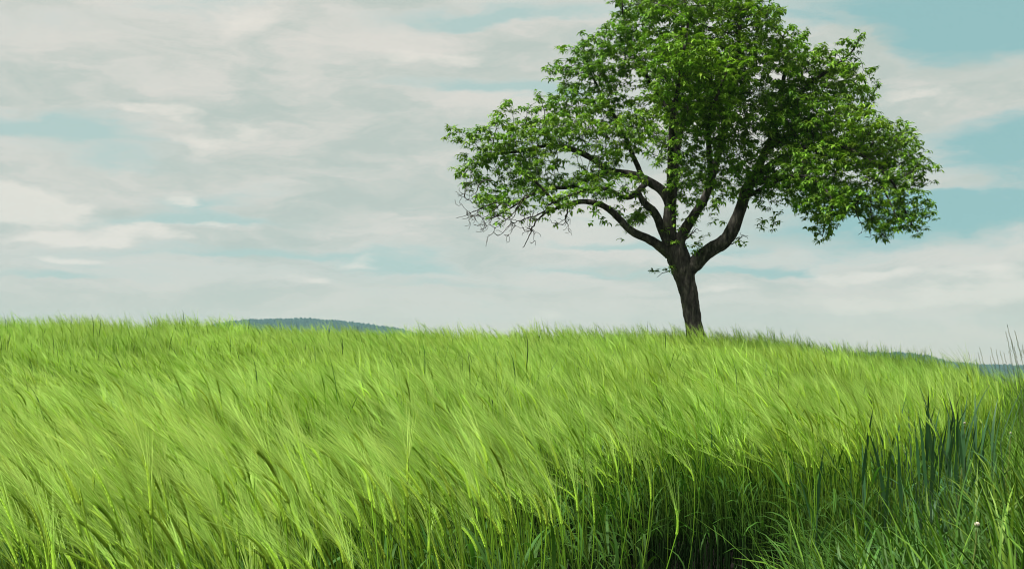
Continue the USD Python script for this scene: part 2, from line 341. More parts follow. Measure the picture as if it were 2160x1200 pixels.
LIMBS = [  # (pixels x, y, depth offset, full width in pixels)
    ("trunk", [(1478, 800, 0, 66), (1473, 760, 0, 56), (1467, 705, 0, 48), (1460, 665, 0, 45), (1453, 625, 0, 45), (1447, 592, 0, 50), (1440, 566, 0, 58), (1430, 540, 0, 58), (1420, 515, 0, 52)]),
    ("limb", [(1446, 578, 0, 34), (1467, 556, -.05, 40), (1492, 533, -.15, 37), (1523, 512, -.3, 35), (1543, 480, -.4, 33), (1556, 440, -.4, 29), (1574, 396, -.3, 27), (1600, 345, -.2, 22), (1632, 280, 0, 17), (1655, 190, .2, 12), (1668, 90, .3, 7)]),
    ("limb", [(1420, 530, 0, 46), (1413, 495, 0, 40), (1414, 450, 0, 33), (1419, 400, .1, 30), (1424, 330, .2, 24), (1428, 240, .3, 18), (1436, 140, .3, 13), (1446, 30, .3, 8), (1450, -50, .3, 5)]),
    ("limb", [(1412, 535, 0, 30), (1392, 523, -.1, 27), (1362, 506, -.3, 22), (1330, 492, -.45, 20), (1304, 468, -.6, 17), (1277, 448, -.7, 16), (1240, 437, -.8, 13), (1205, 440, -.9, 12), (1180, 447, -1.0, 10), (1155, 430, -1.1, 8), (1128, 402, -1.2, 6), (1100, 385, -1.3, 5)]),
    ("limb", [(1412, 510, .05, 34), (1395, 478, .0, 24), (1372, 446, -.2, 20), (1352, 427, -.3, 17), (1346, 412, -.35, 10)]),
    ("limb", [(1412, 430, 0, 26), (1397, 404, 0, 25), (1372, 384, .1, 23), (1345, 368, .2, 21), (1318, 360, .3, 19), (1283, 354, .3, 17), (1256, 335, .3, 16), (1208, 313, .2, 14), (1168, 306, .1, 11), (1100, 318, 0, 8), (1045, 325, 0, 6), (1005, 335, 0, 4)]),
    ("limb", [(1300, 357, .3, 15), (1270, 366, .1, 12), (1238, 382, -.2, 10), (1204, 400, -.4, 10), (1148, 408, -.6, 8), (1112, 425, -.7, 6), (1078, 448, -.8, 4), (1040, 470, -.9, 3)]),
    ("limb", [(1372, 384, .1, 18), (1346, 405, -.3, 15), (1318, 425, -.6, 13), (1302, 424, -.8, 11), (1268, 414, -1.1, 9), (1226, 422, -1.4, 7), (1180, 440, -1.6, 5), (1150, 455, -1.7, 4)]),
    ("limb", [(1428, 520, -.05, 30), (1440, 492, -.1, 27), (1458, 462, -.2, 24), (1477, 430, -.2, 22), (1492, 395, -.2, 20), (1510, 335, -.3, 17), (1528, 245, -.5, 13), (1540, 150, -.7, 9), (1548, 40, -.8, 6), (1550, -40, -.8, 4)]),
    ("limb", [(1358, 378, .15, 15), (1350, 350, .3, 14), (1341, 325, .4, 12), (1328, 288, .6, 11), (1308, 240, .8, 9), (1280, 185, 1.0, 7), (1250, 120, 1.1, 5), (1238, 70, 1.2, 3)]),
    ("limb", [(1583, 380, -.25, 18), (1620, 352, -.5, 15), (1670, 330, -.8, 13), (1725, 325, -1.1, 11), (1775, 345, -1.3, 9), (1820, 385, -1.5, 7), (1850, 440, -1.6, 5), (1866, 480, -1.6, 4), (1885, 505, -1.6, 2.5)]),
    ("limb", [(1608, 330, -.15, 17), (1660, 285, .2, 14), (1720, 255, .6, 12), (1790, 240, .9, 9), (1860, 262, 1.1, 7), (1920, 290, 1.2, 4), (1950, 300, 1.2, 3)]),
    ("limb", [(1640, 262, .0, 13), (1680, 205, -.3, 10), (1730, 165, -.6, 8), (1770, 135, -.8, 5), (1787, 105, -.9, 3)]),
    ("limb", [(1415, 440, 0, 22), (1406, 380, -.7, 18), (1398, 320, -1.4, 15), (1400, 250, -2.0, 11), (1408, 180, -2.4, 8), (1415, 120, -2.6, 5)]),
    ("limb", [(1423, 350, .2, 18), (1445, 290, 1.1, 15), (1470, 220, 1.9, 11), (1500, 140, 2.5, 8), (1520, 60, 2.8, 5)]),
    ("limb", [(1495, 390, -.2, 16), (1480, 330, -1.0, 13), (1470, 290, -1.7, 10), (1475, 250, -2.3, 7), (1490, 210, -2.6, 5)]),
    ("limb", [(1590, 365, -.25, 15), (1625, 370, .4, 12), (1680, 360, 1.0, 10), (1740, 370, 1.4, 8), (1800, 390, 1.7, 6), (1890, 410, 1.8, 4), (1945, 412, 1.8, 3)]),
    ("limb", [(1427, 260, .25, 14), (1390, 180, .5, 11), (1350, 110, .7, 8), (1325, 40, .8, 5), (1320, -20, .8, 3)]),
    ("limb", [(1563, 420, -.4, 12), (1600, 405, -1.1, 10), (1650, 395, -1.6, 8), (1690, 420, -1.9, 6), (1705, 462, -2.0, 4), (1700, 482, -2.0, 2.5)]),
    ("limb", [(1790, 360, -1.35, 8), (1806, 410, -1.7, 6), (1822, 455, -1.9, 4), (1838, 500, -2.0, 2.5)]),
    ("limb", [(1740, 372, 1.4, 7), (1765, 420, 1.5, 5), (1775, 460, 1.5, 3), (1772, 482, 1.5, 2.5)]),
    ("limb", [(1820, 395, 1.7, 6), (1865, 430, 1.8, 5), (1900, 462, 1.8, 3), (1925, 485, 1.8, 2.5)]),
]
BLOBS = [  # pixels x, y, radii, depth offset, weight
    (1005, 288, 58, 22, 0, 1), (1085, 250, 55, 38, .2, 1), (1060, 300, 85, 38, -.3, 1.2), (998, 350, 38, 42, 0, 1), (1090, 350, 60, 30, .3, .6), (1160, 240, 70, 52, .3, 1.2),
    (1215, 160, 55, 55, .8, 1), (1195, 285, 85, 34, -.5, 1), (1290, 225, 80, 55, .5, 1.2), (1245, 105, 48, 45, 1, .9), (1310, 110, 75, 75, .4, 1.3), (1340, 40, 60, 50, .8, 1),
    (1420, 70, 105, 80, -.8, 1.7), (1405, 200, 78, 75, -2.2, 1.9), (1380, -25, 110, 55, .6, 1), (1520, -25, 110, 55, .4, 1), (1540, 60, 95, 80, -.8, 1.5), (1500, 170, 100, 75, -1.2, 1.5),
    (1500, 130, 130, 110, 2.3, 1.6), (1620, 70, 42, 75, .3, 1), (1610, 160, 95, 80, -.5, 1.4), (1430, 285, 62, 55, -1.9, 1.2), (1470, 285, 62, 62, -1.9, 1.1), (1560, 280, 85, 75, -.9, 1.5), (1660, 250, 95, 80, -.5, 1.7),
    (1692, 108, 24, 42, .2, .5), (1715, 145, 60, 50, -.3, 1.4), (1690, 200, 70, 55, .6, 1.1), (1800, 200, 50, 44, .2, 1.1), (1755, 160, 50, 44, .3, 1.0), (1670, 95, 40, 50, .4, .9), (1760, 185, 62, 58, -.6, 1.1), (1740, 290, 95, 62, -1.0, 1.6), (1735, 290, 95, 62, 1.1, 1.2), (1830, 240, 38, 42, .9, .7), (1840, 310, 75, 55, 1.0, 1.3),
    (1840, 320, 75, 55, -1.0, 1.2), (1905, 285, 48, 32, 1.1, .8), (1930, 340, 34, 40, 1.2, .6), (1880, 375, 65, 48, -1.1, 1.0), (1690, 370, 95, 50, -1.2, 1.6), (1690, 370, 95, 45, 1.1, 1.0),
    (1640, 415, 62, 36, -1.5, 1.0), (1690, 455, 42, 34, -1.9, 1.2), (1640, 450, 50, 28, -1.4, 1.0), (1740, 430, 50, 34, -1.5, 1.0), (1790, 405, 85, 52, 1.5, 1.2), (1800, 410, 75, 50, -1.3, 1.0), (1868, 450, 52, 42, -1.5, .9), (1910, 430, 36, 36, 1.6, .6), (1850, 494, 50, 22, -1.7, 1.4), (1700, 478, 36, 18, -2.0, .7), (1770, 465, 40, 24, 1.4, .7), (1915, 470, 30, 24, 1.7, .6), (1895, 470, 34, 26, -1.4, .8), (1800, 470, 40, 26, -1.4, .8),
    (1545, 375, 60, 42, -1.2, 1.2), (1480, 370, 62, 48, -1.5, 1.2), (1420, 345, 55, 48, -1.6, 1.1), (1545, 395, 55, 35, .8, .7), (1470, 385, 60, 40, .9, .7), (1380, 320, 42, 48, -.9, .9), (1330, 270, 45, 40, -.6, .8), (1425, 400, 50, 22, -1.0, .5), (1270, 380, 90, 26, -.4, .5), (1140, 385, 70, 26, -.3, .5), (1060, 432, 32, 16, -.6, .3), (1340, 455, 30, 26, -.3, .3), (1240, 425, 60, 20, -1.0, .25),
    (1600, 465, 34, 24, -1.2, .6), (1000, 385, 34, 26, 0, .8), (1040, 400, 50, 26, .3, .5), (1030, 430, 30, 12, -.6, .5), (1100, 380, 60, 34, .5, .9), (1190, 345, 95, 30, -.6, .55), (1100, 325, 90, 34, -.4, .6), (1255, 335, 62, 34, -.4, .5), (1300, 295, 60, 40, .2, .9), (1330, 395, 50, 24, -.6, .4), (1240, 400, 70, 22, -.8, .4), (1370, 250, 55, 45, .9, .8), (1290, 60, 40, 40, .9, .8), (1200, 110, 26, 34, .8, .5), (1240, 48, 12, 12, 1.2, .08), (1788, 105, 10, 14, -.9, .08), (1757, 112, 14, 18, -.7, .12), (1812, 165, 14, 16, -.6, .1), (1842, 195, 16, 12, -.4, .1), (1945, 262, 26, 14, 1.2, .2),
    (1955, 412, 16, 12, 1.8, .12), (1683, 66, 16, 16, .2, .1), (1640, 20, 22, 30, .3, .3), (955, 272, 12, 8, 0, .1), (1068, 215, 14, 14, .1, .12), (1165, 140, 16, 20, .5, .15), (1195, 75, 12, 12, 1.1, .1), (1920, 478, 22, 10, -1.5, .15), (1965, 325, 8, 10, 1.2, .08),
]
rng = np.random.default_rng(21)

THIN = .82
def spline(pts, step):
    p = np.array([np.append(tp(a, b, c), w * MPP / 2 * THIN) for a, b, c, w in pts])
    s = np.concatenate([[0], np.cumsum(np.linalg.norm(np.diff(p[:, :3], axis=0), axis=1))])
    t = np.linspace(0, s[-1], max(int(s[-1] / step) + 1, 4))
    return np.column_stack([CubicSpline(s, p[:, :3])(t), np.maximum(PchipInterpolator(s, p[:, 3])(t), .004)])

def grow():
    """Space colonisation: twigs from the traced limbs to points spread through the crown."""
    att = []
    tot = sum(b[2] * b[3] * b[5] for b in BLOBS)
    for cx, cy, rx, ry, dy, w in BLOBS:
        n = max(int(ATTR * rx * ry * w / tot), 6)
        d = rng.normal(size=(n, 3)); d /= np.linalg.norm(d, axis=1, keepdims=True)
        r = rng.uniform(0, 1, (n, 1)) ** (1 / 2.6)
        d = d * r
        c = tp(cx, cy, dy)
        att.append(c + d * np.array([rx * MPP, max(min(rx, ry * 1.6) * MPP * 1.05, .35), ry * MPP]))
    att = np.vstack(att)
    # thin the crown into clumps with gaps between them
    keep = meshkit.noise(att * 1.45, 8) + .22 * rng.uniform(size=len(att)) > .38
    att = att[keep]
    pos, par, rad, lim = [], [], [], []
    for k, (_, pts) in enumerate(LIMBS):
        s = spline(pts, .1)
        first = len(pos)
        for i, q in enumerate(s):
            pos.append(q[:3]); rad.append(q[3]); lim.append(k); par.append(first + i - 1 if i else -1)
    nl = len(pos)
    pos = np.array(pos); par = list(par)
    ok = np.array([r < .085 for r in rad])
    alive = np.ones(len(att), bool)
    step, kill, reach = .11, .115, 1.8
    for it in range(70):
        if not alive.any(): break
        usable = np.concatenate([ok, np.ones(len(pos) - nl, bool)]); ids = np.nonzero(usable)[0]
        tree = cKDTree(pos[ids])
        A = att[alive]
        dist, near = tree.query(A)
        gone = dist < kill
        idx = np.nonzero(alive)[0]
        alive[idx[gone]] = False
        use = (~gone) & (dist < reach)
        if not use.any():
            if reach > 4: break
            reach *= 1.4; continue
        src = ids[near[use]]; v = (A[use] - pos[src]) / dist[use][:, None]
        acc = np.zeros((len(pos), 3)); np.add.at(acc, src, v)
        who = np.unique(src)
        d = acc[who] / (np.linalg.norm(acc[who], axis=1, keepdims=True) + 1e-9)
        d += rng.normal(0, .22, d.shape) + np.array([0, 0, .05]); d /= np.linalg.norm(d, axis=1, keepdims=True)
        new = pos[who] + d * step
        dd, _ = cKDTree(pos).query(new)
        good = dd > .04
        pos = np.vstack([pos, new[good]]); par += list(who[good])
    return pos, np.array(par), np.array(rad), nl, att

ATTR = 12500
pos, par, lrad, nl, att = grow()
N = len(pos)
kids = [[] for _ in range(N)]
for i in range(N):
    if par[i] >= 0: kids[par[i]].append(i)
# radii of the grown twigs, from the tips inwards
rad = np.zeros(N); P_ = 2.35
acc = np.zeros(N)
for i in range(N - 1, nl - 1, -1):
    if acc[i] == 0: acc[i] = .0038 ** P_
    rad[i] = acc[i] ** (1 / P_)
    if par[i] >= nl: acc[par[i]] += acc[i]
rad[:nl] = lrad
for i in range(nl, N):
    rad[i] = min(rad[i], rad[par[i]] * .85 if par[i] < nl else rad[par[i]])
tree = thing("fruit_tree", (0, 0, 0), label="broad old fruit tree with forked trunk, in full leaf on the crest", cat="tree")
TP = "/World/fruit_tree"
def chains():
    out, seen = [], set()
    for i in range(nl, N):
        if par[i] < nl or kids[par[i]][0] != i and max(kids[par[i]], key=lambda k: rad[k]) != i:
            out.append(i)
    heads = [i for i in range(nl, N) if par[i] < nl or max(kids[par[i]], key=lambda k: (rad[k], -k)) != i]
    res = []
    for h in heads:
        c = [par[h], h]
        while kids[c[-1]]: c.append(max(kids[c[-1]], key=lambda k: (rad[k], -k)))
        res.append(c)
    return res

def bark_tube(path, p, r, sides, rough):
    """A limb: a tube with the ridges and bumps of bark."""
    mb = MB(); mb.tube(p, r, sides, (1, 1, 1))
    v, f, t = mb.arrays()
    c = np.repeat(p, sides, axis=0); d = v - c; l = np.linalg.norm(d, axis=1, keepdims=True) + 1e-9
    k = (meshkit.fbm(v * np.array([9, 9, 2.5]), 3, 2) - .5)[:, None] * rough + (meshkit.noise(v * np.array([26, 26, 5]), 6) - .5)[:, None] * rough * .5
    v = c + d * (1 + k)
    tip = len(v); v = np.vstack([v, p[-1:] + (p[-1] - p[-2]) * .3])
    last = (len(p) - 1) * sides + np.arange(sides)
    f = np.vstack([f, np.stack([last, np.roll(last, -1), np.full(sides, tip)], 1)])
    return usdkit.mesh(stage, path, (v, f), M_bark, smooth=True)

for name, pts in LIMBS:
    s = spline(pts, .045 if name == "trunk" else .06)
    wob = np.stack([meshkit.noise(s[:, :3] * 2.2 + 7 * j, 40 + j) - .5 for j in range(3)], 1) * np.minimum(s[:, 3:4] * 1.1, .09) * np.linspace(0, 1, len(s))[:, None] ** .3
    if name == "trunk":
        s[:, 3] *= 1 + .25 * np.exp(-(s[:, 2] - TREE_BASE[2]).clip(0) / .25)
        wob *= .3
    bark_tube(numbered(f"{TP}/{name}"), s[:, :3] + wob, s[:, 3], 40 if name == "trunk" else 18, .30 if name == "trunk" else .28)

twigs, nbranch = MB(), 0
for c in sorted(chains(), key=lambda c: -rad[c[1]]):
    p = pos[c].copy(); r = rad[c].copy(); r[0] = r[1]
    if rad[c[1]] > .0125 and len(c) > 5 and nbranch < 220:
        bark_tube(numbered(f"{TP}/branch"), p, np.maximum(r, .004), 6, .2); nbranch += 1
    else:
        twigs.tube(p, np.maximum(r, .0045), 3, (1, 1, 1))
# bare dead twigs hanging under the lower left limb
dead = MB()
def dead_twig(pts, w, depth=0, dy=-1.0):
    s = spline([(a, b, dy, w * (1 - .75 * k / (len(pts) - 1))) for k, (a, b) in enumerate(pts)], .05)
    s[:, :3] += rng.normal(0, .008, (len(s), 3))
    dead.tube(s[:, :3], s[:, 3], 4, (1, 1, 1))
    if depth < 2:
        m = rng.integers(3, 6) - depth
        for q in range(m):
            i = rng.integers(len(pts) // 3, len(pts)) if len(pts) > 2 else 1
            a, b = pts[i]
            ang = math.atan2(pts[i][1] - pts[i - 1][1], pts[i][0] - pts[i - 1][0]) + rng.choice([-1, 1]) * rng.uniform(.4, 1.2)
            L = rng.uniform(12, 30) / (1 + .6 * depth)
            mid = (a + math.cos(ang) * L * .5 + rng.normal(0, 2), b + math.sin(ang) * L * .5 + rng.normal(0, 2))
            dead_twig([(a, b), mid, (a + math.cos(ang + .25) * L, b + math.sin(ang + .25) * L)], w * .5, depth + 1, dy + rng.normal(0, .06))
dead_twig([(1185, 447), (1155, 458), (1132, 475), (1120, 495), (1112, 515), (1102, 532)], 6)
dead_twig([(1150, 455), (1118, 470), (1090, 478), (1068, 492)], 4)
dead_twig([(1075, 448), (1040, 458), (1022, 470), (1012, 464)], 3)
dead_twig([(1195, 445), (1192, 462), (1188, 478), (1184, 485)], 5)
dead_twig([(1112, 425), (1096, 440), (1086, 462), (1078, 480)], 4.5)
dead_twig([(1050, 440), (1020, 450), (995, 462), (968, 472)], 3)
dead_twig([(1040, 395), (1018, 400), (1008, 420), (1002, 440), (985, 432), (964, 419)], 3.5)
dead_twig([(1105, 430), (1075, 470), (1045, 492)], 3.5)
dead_twig([(1020, 450), (1012, 466), (1020, 472), (1037, 473)], 2.5)
dead_twig([(1772, 440), (1765, 455), (1772, 475), (1780, 502)], 4, 1, -1.4)
dead_twig([(1797, 430), (1798, 470), (1798, 505)], 4, 1, -1.4)
dead_twig([(1530, 520), (1545, 515), (1555, 505), (1560, 500)], 3, 1, -.4)
dead_twig([(1440, 510), (1455, 495), (1467, 487)], 5, 1, -.4)
dead_twig([(1415, 572), (1400, 575), (1386, 585)], 3, 2, -.1)
tag(dead.build(f"{TP}/bare_twigs", M_bark), "bare dead twigs hanging under the lower left limb", kind="stuff")
tag(twigs.build(f"{TP}/twigs", M_bark), kind="stuff")

LEAF_DARK, LEAF_MID, LEAF_NEW = np.array([.07, .17, .016]), np.array([.15, .34, .025]), np.array([.27, .48, .045])
def leaf(mb, base, az, el, L, w, droop, tint):
    """A pointed leaf, folded along its midrib and arching under its weight."""
    s = np.linspace(0, 1, 5); e = el - droop * s ** 1.3
    d = np.stack([np.cos(e) * math.cos(az), np.cos(e) * math.sin(az), np.sin(e)], 1)
    p = base + np.vstack([np.zeros(3), np.cumsum((d[1:] + d[:-1]) / 2, axis=0) * L / 4])
    side = np.array([-math.sin(az), math.cos(az), 0]); up = np.cross(d, side)
    wd = w * np.array([.12, .8, 1.0, .62, .02])[:, None] / 2
    l = p + side * wd - up * wd * -.45; r = p - side * wd - up * wd * -.45
    v = np.vstack([p, l, r]); f = []
    for i in range(4):
        f += [[i, 5 + i, 6 + i], [i, 6 + i, i + 1], [i, i + 1, 11 + i], [i, 11 + i, 10 + i]]
    f = np.array(f); f = np.where(f > 9, np.where(f == 10, 10, f), f)
    mb.add(v, f, tint)

def cluster(rng, n, young):
    mb = MB(); ax = rng.uniform(.03, .11)
    for k in range(n):
        h = ax * rng.uniform(0, 1)
        tint = (LEAF_MID * (1 - young) + LEAF_NEW * young) * rng.uniform(.75, 1.25) if rng.uniform() < .7 else LEAF_DARK * rng.uniform(.9, 1.5)
        leaf(mb, np.array([h * .8, rng.normal(0, .015), h * .35 + rng.normal(0, .01)]), rng.uniform(-2.6, 2.6), rng.uniform(-.3, .75), rng.uniform(.055, .13), rng.uniform(.024, .042), rng.uniform(.7, 1.7), tint)
    return mb
cl = [cluster(np.random.default_rng(100 + k), 9 + k % 4, .25 + .5 * (k % 3 == 0)) for k in range(12)]
# shoots: at the ends of the twigs and along the thin ones
sh = []
for i in range(nl, N):
    tip = not kids[i]
    if rad[i] < .012 and (tip or rng.uniform() < .62):
        d = pos[i] - pos[par[i]]
        for _ in range(2 if tip else 1):
            sh.append((*(pos[i] + rng.normal(0, .035, 3)), math.atan2(d[1], d[0]) + rng.normal(0, .7)))
for i in range(nl):
    if lrad[i] < .045:
        for _ in range(3): sh.append((*(pos[i] + rng.normal(0, .07, 3)), rng.uniform(0, 6.28)))
# leaves on short shoots on the bare lower limbs
for px, py, dy, sp, n in [(1335, 470, -.3, 22, 26), (1255, 455, -.7, 18, 8), (1290, 425, -.6, 22, 14), (1480, 475, -.2, 12, 4), (1393, 575, -.1, 10, 5), (1468, 520, -.2, 18, 10), (1550, 512, -.4, 10, 3), (1420, 495, -.3, 20, 8), (1600, 480, -1.2, 16, 10), (1425, 455, -.4, 16, 8), (1075, 452, -.9, 26, 16), (1035, 425, -.6, 24, 14), (1125, 440, -.8, 24, 14), (1170, 462, -1.0, 20, 6), (1500, 440, -.5, 22, 16), (1450, 430, -.5, 20, 10), (1223, 458, -1., 8, 3)]:
    for _ in range(n): sh.append((*tp(px + rng.normal(0, sp), py + rng.normal(0, sp * .8), dy + rng.normal(0, .2)), rng.uniform(0, 6.28)))
sh = np.array(sh); nS = len(sh)
ssc = rng.uniform(.75, 1.25, nS); sid = rng.integers(0, len(cl), nS); stilt = rng.normal(0, .25, nS)
# the leaves nearest to the camera are parts of their own; the rest is one mass
own = set(np.argsort(sh[:, 1] + .2 * rng.normal(size=nS))[:28].tolist())
def rot(az, tilt):
    c, s, ct, st = math.cos(az), math.sin(az), math.cos(tilt), math.sin(tilt)
    return np.array([[c, -s, 0], [s, c, 0], [0, 0, 1]]) @ np.array([[1, 0, 0], [0, ct, -st], [0, st, ct]])
for i in sorted(own):
    for v, f, t in zip(cl[sid[i]].v, cl[sid[i]].f, cl[sid[i]].t):
        mb = MB(); mb.add(v * ssc[i] @ rot(sh[i, 3], stilt[i]).T + sh[i, :3], f - f.min(), t)
        mb.build(numbered(f"{TP}/leaf"), M_leaf)
rest = np.array([i for i in range(nS) if i not in own])
q = qmul(qaxis((0, 0, 1), sh[rest, 3]), qaxis((1, 0, 0), stilt[rest]))
pi = instancer(f"{TP}/foliage", lambda path: [c.build(f"{path}/leaves_{k:03d}" if k else f"{path}/leaves", M_leaf) for k, c in enumerate(cl)], sid[rest], sh[rest, :3], q, np.repeat(ssc[rest, None], 3, 1))
tag(pi, kind="stuff")

# ------------------------------------------------------------------ barley
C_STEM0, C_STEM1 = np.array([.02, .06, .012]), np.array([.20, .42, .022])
C_LEAF, C_EAR, C_AWN = np.array([.05, .145, .018]), np.array([.35, .62, .045]), np.array([.415, .66, .13])
def path_xz(h0, a, L, n, start=(0, 0, 0), az=math.pi):
    """Centre line whose angle from the vertical runs over the list a; leans towards azimuth az."""
    s = np.linspace(0, 1, n); ang = np.interp(s, np.linspace(0, 1, len(a)), a)
    d = np.stack([np.sin(ang) * math.cos(az), np.sin(ang) * math.sin(az), np.cos(ang)], 1)
    return np.asarray(start) + np.vstack([np.zeros(3), np.cumsum((d[1:] + d[:-1]) / 2, axis=0) * L / (n - 1)]), d

def barley(rng, fine=True, H=None, lean=None, nod=None, parts=None):
    """One plant: stem, blades, ear of paired kernels, brush of awns. Leans towards -x."""
    H = H or rng.uniform(.78, .98); lean = rng.uniform(.22, .68) if lean is None else lean; nod = rng.uniform(.15, .8) if nod is None else nod
    S, L, E, A = parts or [MB()] * 4; sep = isinstance(L, list)
    n = 9 if fine else 5
    p, d = path_xz(0, [lean * .05, lean * .15, lean * .45, lean], H, n)
    p[:, 1] += np.sin(np.linspace(0, 1, n) * rng.uniform(1, 3)) * rng.normal(0, .02)
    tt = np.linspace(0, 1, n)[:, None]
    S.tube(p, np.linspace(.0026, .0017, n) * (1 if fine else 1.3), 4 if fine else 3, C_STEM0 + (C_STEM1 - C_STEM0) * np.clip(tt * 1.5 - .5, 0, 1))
    leaves = [(.34, .2), (.5, .24), (.68, .2)] if fine else [(.35, .24), (.62, .22)]
    for s0, Ll in leaves:
        i = s0 * (n - 1); k = int(i); b = p[k] + (p[k + 1] - p[k]) * (i - k)
        az = math.pi + rng.normal(0, 1.0); a0 = rng.uniform(.15, .5); a1 = a0 + rng.uniform(.6, 1.9)
        m = 6 if fine else 4
        q_, dq = path_xz(0, [a0, (a0 + a1) / 2, a1], Ll * rng.uniform(.7, 1.15), m, b, az)
        w = np.interp(np.linspace(0, 1, m), [0, .25, .6, 1], [.006, .012, .010, .0006]) * rng.uniform(.8, 1.2)
        side = np.array([-math.sin(az), math.cos(az), 0]) + np.array([0, 0, rng.normal(0, .3)])
        if sep: L.append(MB())
        (L[-1] if sep else L).ribbon(q_, w, side / np.linalg.norm(side), C_LEAF * rng.uniform(.75, 1.35))
    if rng.uniform() < (.14 if fine else .045):        # a flag leaf that stands above the ears
        az = math.pi + rng.normal(0, .9); a0 = lean * .5 + rng.normal(0, .08); m = 5
        q_, _ = path_xz(0, [a0, a0 + .1, a0 + rng.uniform(.2, .7)], rng.uniform(.2, .3), m, p[int(n * .8)], az)
        side = np.array([-math.sin(az), math.cos(az), 0])
        if sep: L.append(MB())
        (L[-1] if sep else L).ribbon(q_, np.array([.007, .011, .010, .006, .0006]), side, np.array([.045, .13, .02]))
    el = rng.uniform(.08, .105); ne = 7 if fine else 4
    e, de = path_xz(0, [lean, lean + nod * .6, lean + nod], el, ne, p[-1])
    roll = rng.uniform(0, math.pi); sy = np.array([0, 1, 0])
    tint_e = C_EAR * rng.uniform(.85, 1.15)
    if fine:
        E.tube(e, [.0020, .0034, .0036, .0035, .0032, .0024, .0008], 6, tint_e * .95)
        nk = 11
        for k in range(nk):
            u = (k + .5) / nk; c = np.array([np.interp(u, np.linspace(0, 1, ne), e[:, j]) for j in range(3)]); dd = np.array([np.interp(u, np.linspace(0, 1, ne), de[:, j]) for j in range(3)])
            sd = sy * math.cos(roll) + np.cross(dd, sy) * math.sin(roll)
            for sgn in (-1, 1):
                E.kernel(c + sd * sgn * .0024, dd + sd * sgn * .12, .022, .0050 * (1 - .35 * u), sd, tint_e)
    else:
        E.tube(e, [.002, .0045, .0040, .0013], 4, tint_e)
    na = 22 if fine else 10
    for k in range(na):
        u = rng.uniform(.1, 1); b = np.array([np.interp(u, np.linspace(0, 1, ne), e[:, j]) for j in range(3)]); dd = np.array([np.interp(u, np.linspace(0, 1, ne), de[:, j]) for j in range(3)])
        spread = dd + np.array([rng.normal(0, .09), rng.normal(0, .13), rng.normal(0, .09)]); spread /= np.linalg.norm(spread)
        La = rng.uniform(.10, .17); bend = np.array([-1, rng.normal(0, .4), rng.normal(-.1, .3)]) * rng.uniform(.005, .03)
        m = 4 if fine else 3; s = np.linspace(0, 1, m)[:, None]
        q_ = b + spread * La * s + bend * s ** 2
        sd = np.cross(spread, rng.normal(size=3)); sd /= np.linalg.norm(sd) + 1e-9
        A.ribbon(q_, np.linspace(.0013, .0005, m) * (1 if fine else 1.6), sd, C_AWN * rng.uniform(.85, 1.15))
    return S, L, E, A

def barley_one(seed):
    mb = MB(); barley(np.random.default_rng(seed), True, parts=[mb] * 4); return mb
def barley_patch(seed, n=34, size=.34, H=(.74, .93)):
    r = np.random.default_rng(seed); out = MB()
    lean0 = r.uniform(.22, .58)
    for k in range(n):
        mb = MB(); barley(r, False, r.uniform(*H), lean0 + r.normal(0, .16), None, [mb] * 4)
        v, f, t = mb.arrays()
        az = r.normal(0, .55); c, s = math.cos(az), math.sin(az)
        out.add(v @ np.array([[c, s, 0], [-s, c, 0], [0, 0, 1]]) + np.array([r.uniform(-.5, .5) * size, r.uniform(-.5, .5) * size, r.normal(0, .05)]), f, t)
    return out

def in_view(x, y, side=1.6): return np.abs(x) < y * .365 + side
def trough(x, y):
    """Long hollows across the wind where the crop is pressed low, 0 .. 1."""
    f = meshkit.fbm(np.stack([x * .30 + 9 + y * .06, y * .50, 0 * x], -1), 3, 61)
    return np.exp(-((f - .5) / .055) ** 2)
def wave(x, y):
    """Gusts over the crop, -1 .. 1: long in x."""
    return (meshkit.fbm(np.stack([x * .28 + 40, y * .62, 0 * x], -1), 3, 12) - .5) * 4.2

rb = np.random.default_rng(77)
Nn = 15500
x = rb.uniform(-5.5, 5.5, Nn); y = 3.3 + (8.6 - 3.3) * rb.uniform(0, 1, Nn)
m = in_view(x, y, 1.1) & (x < crop_edge(y) + rb.normal(0, .16, Nn)); x, y = x[m], y[m]
z = ground_z(x, y); wv = wave(x, y)
bare = meshkit.noise(np.stack([x * 2.3, y * 1.7, 0 * x], -1), 31) > .45
bare &= meshkit.noise(np.stack([x * .95, y * 1.15, 0 * x], -1), 71) + .1 * rb.uniform(size=len(x)) > .36
bare &= rb.uniform(size=len(x)) < 1 - .32 * ease(x, -.3, .6) * (1 - ease(y, 5.5, 7.5))
x, y, z, wv = x[bare], y[bare], z[bare], wv[bare]
lean_add = wv * .26 + rb.normal(0, .14, len(x)) - .22 * np.clip((x - .8) / 2, 0, 1)
yaw = rb.normal(0, .55, len(x)) + .15 * wv
qn = qmul(qaxis((0, 0, 1), yaw), qaxis((0, 1, 0), -lean_add))
scn = np.clip(1.04 - .12 * wv - .14 * trough(x, y) + rb.normal(0, .08, len(x)), .7, 1.2) * (1 - .12 * ease(x - crop_edge(y), -.4, .4))
near_protos = [barley_one(200 + k) for k in range(16)]
pid = rb.integers(0, 16, len(x))
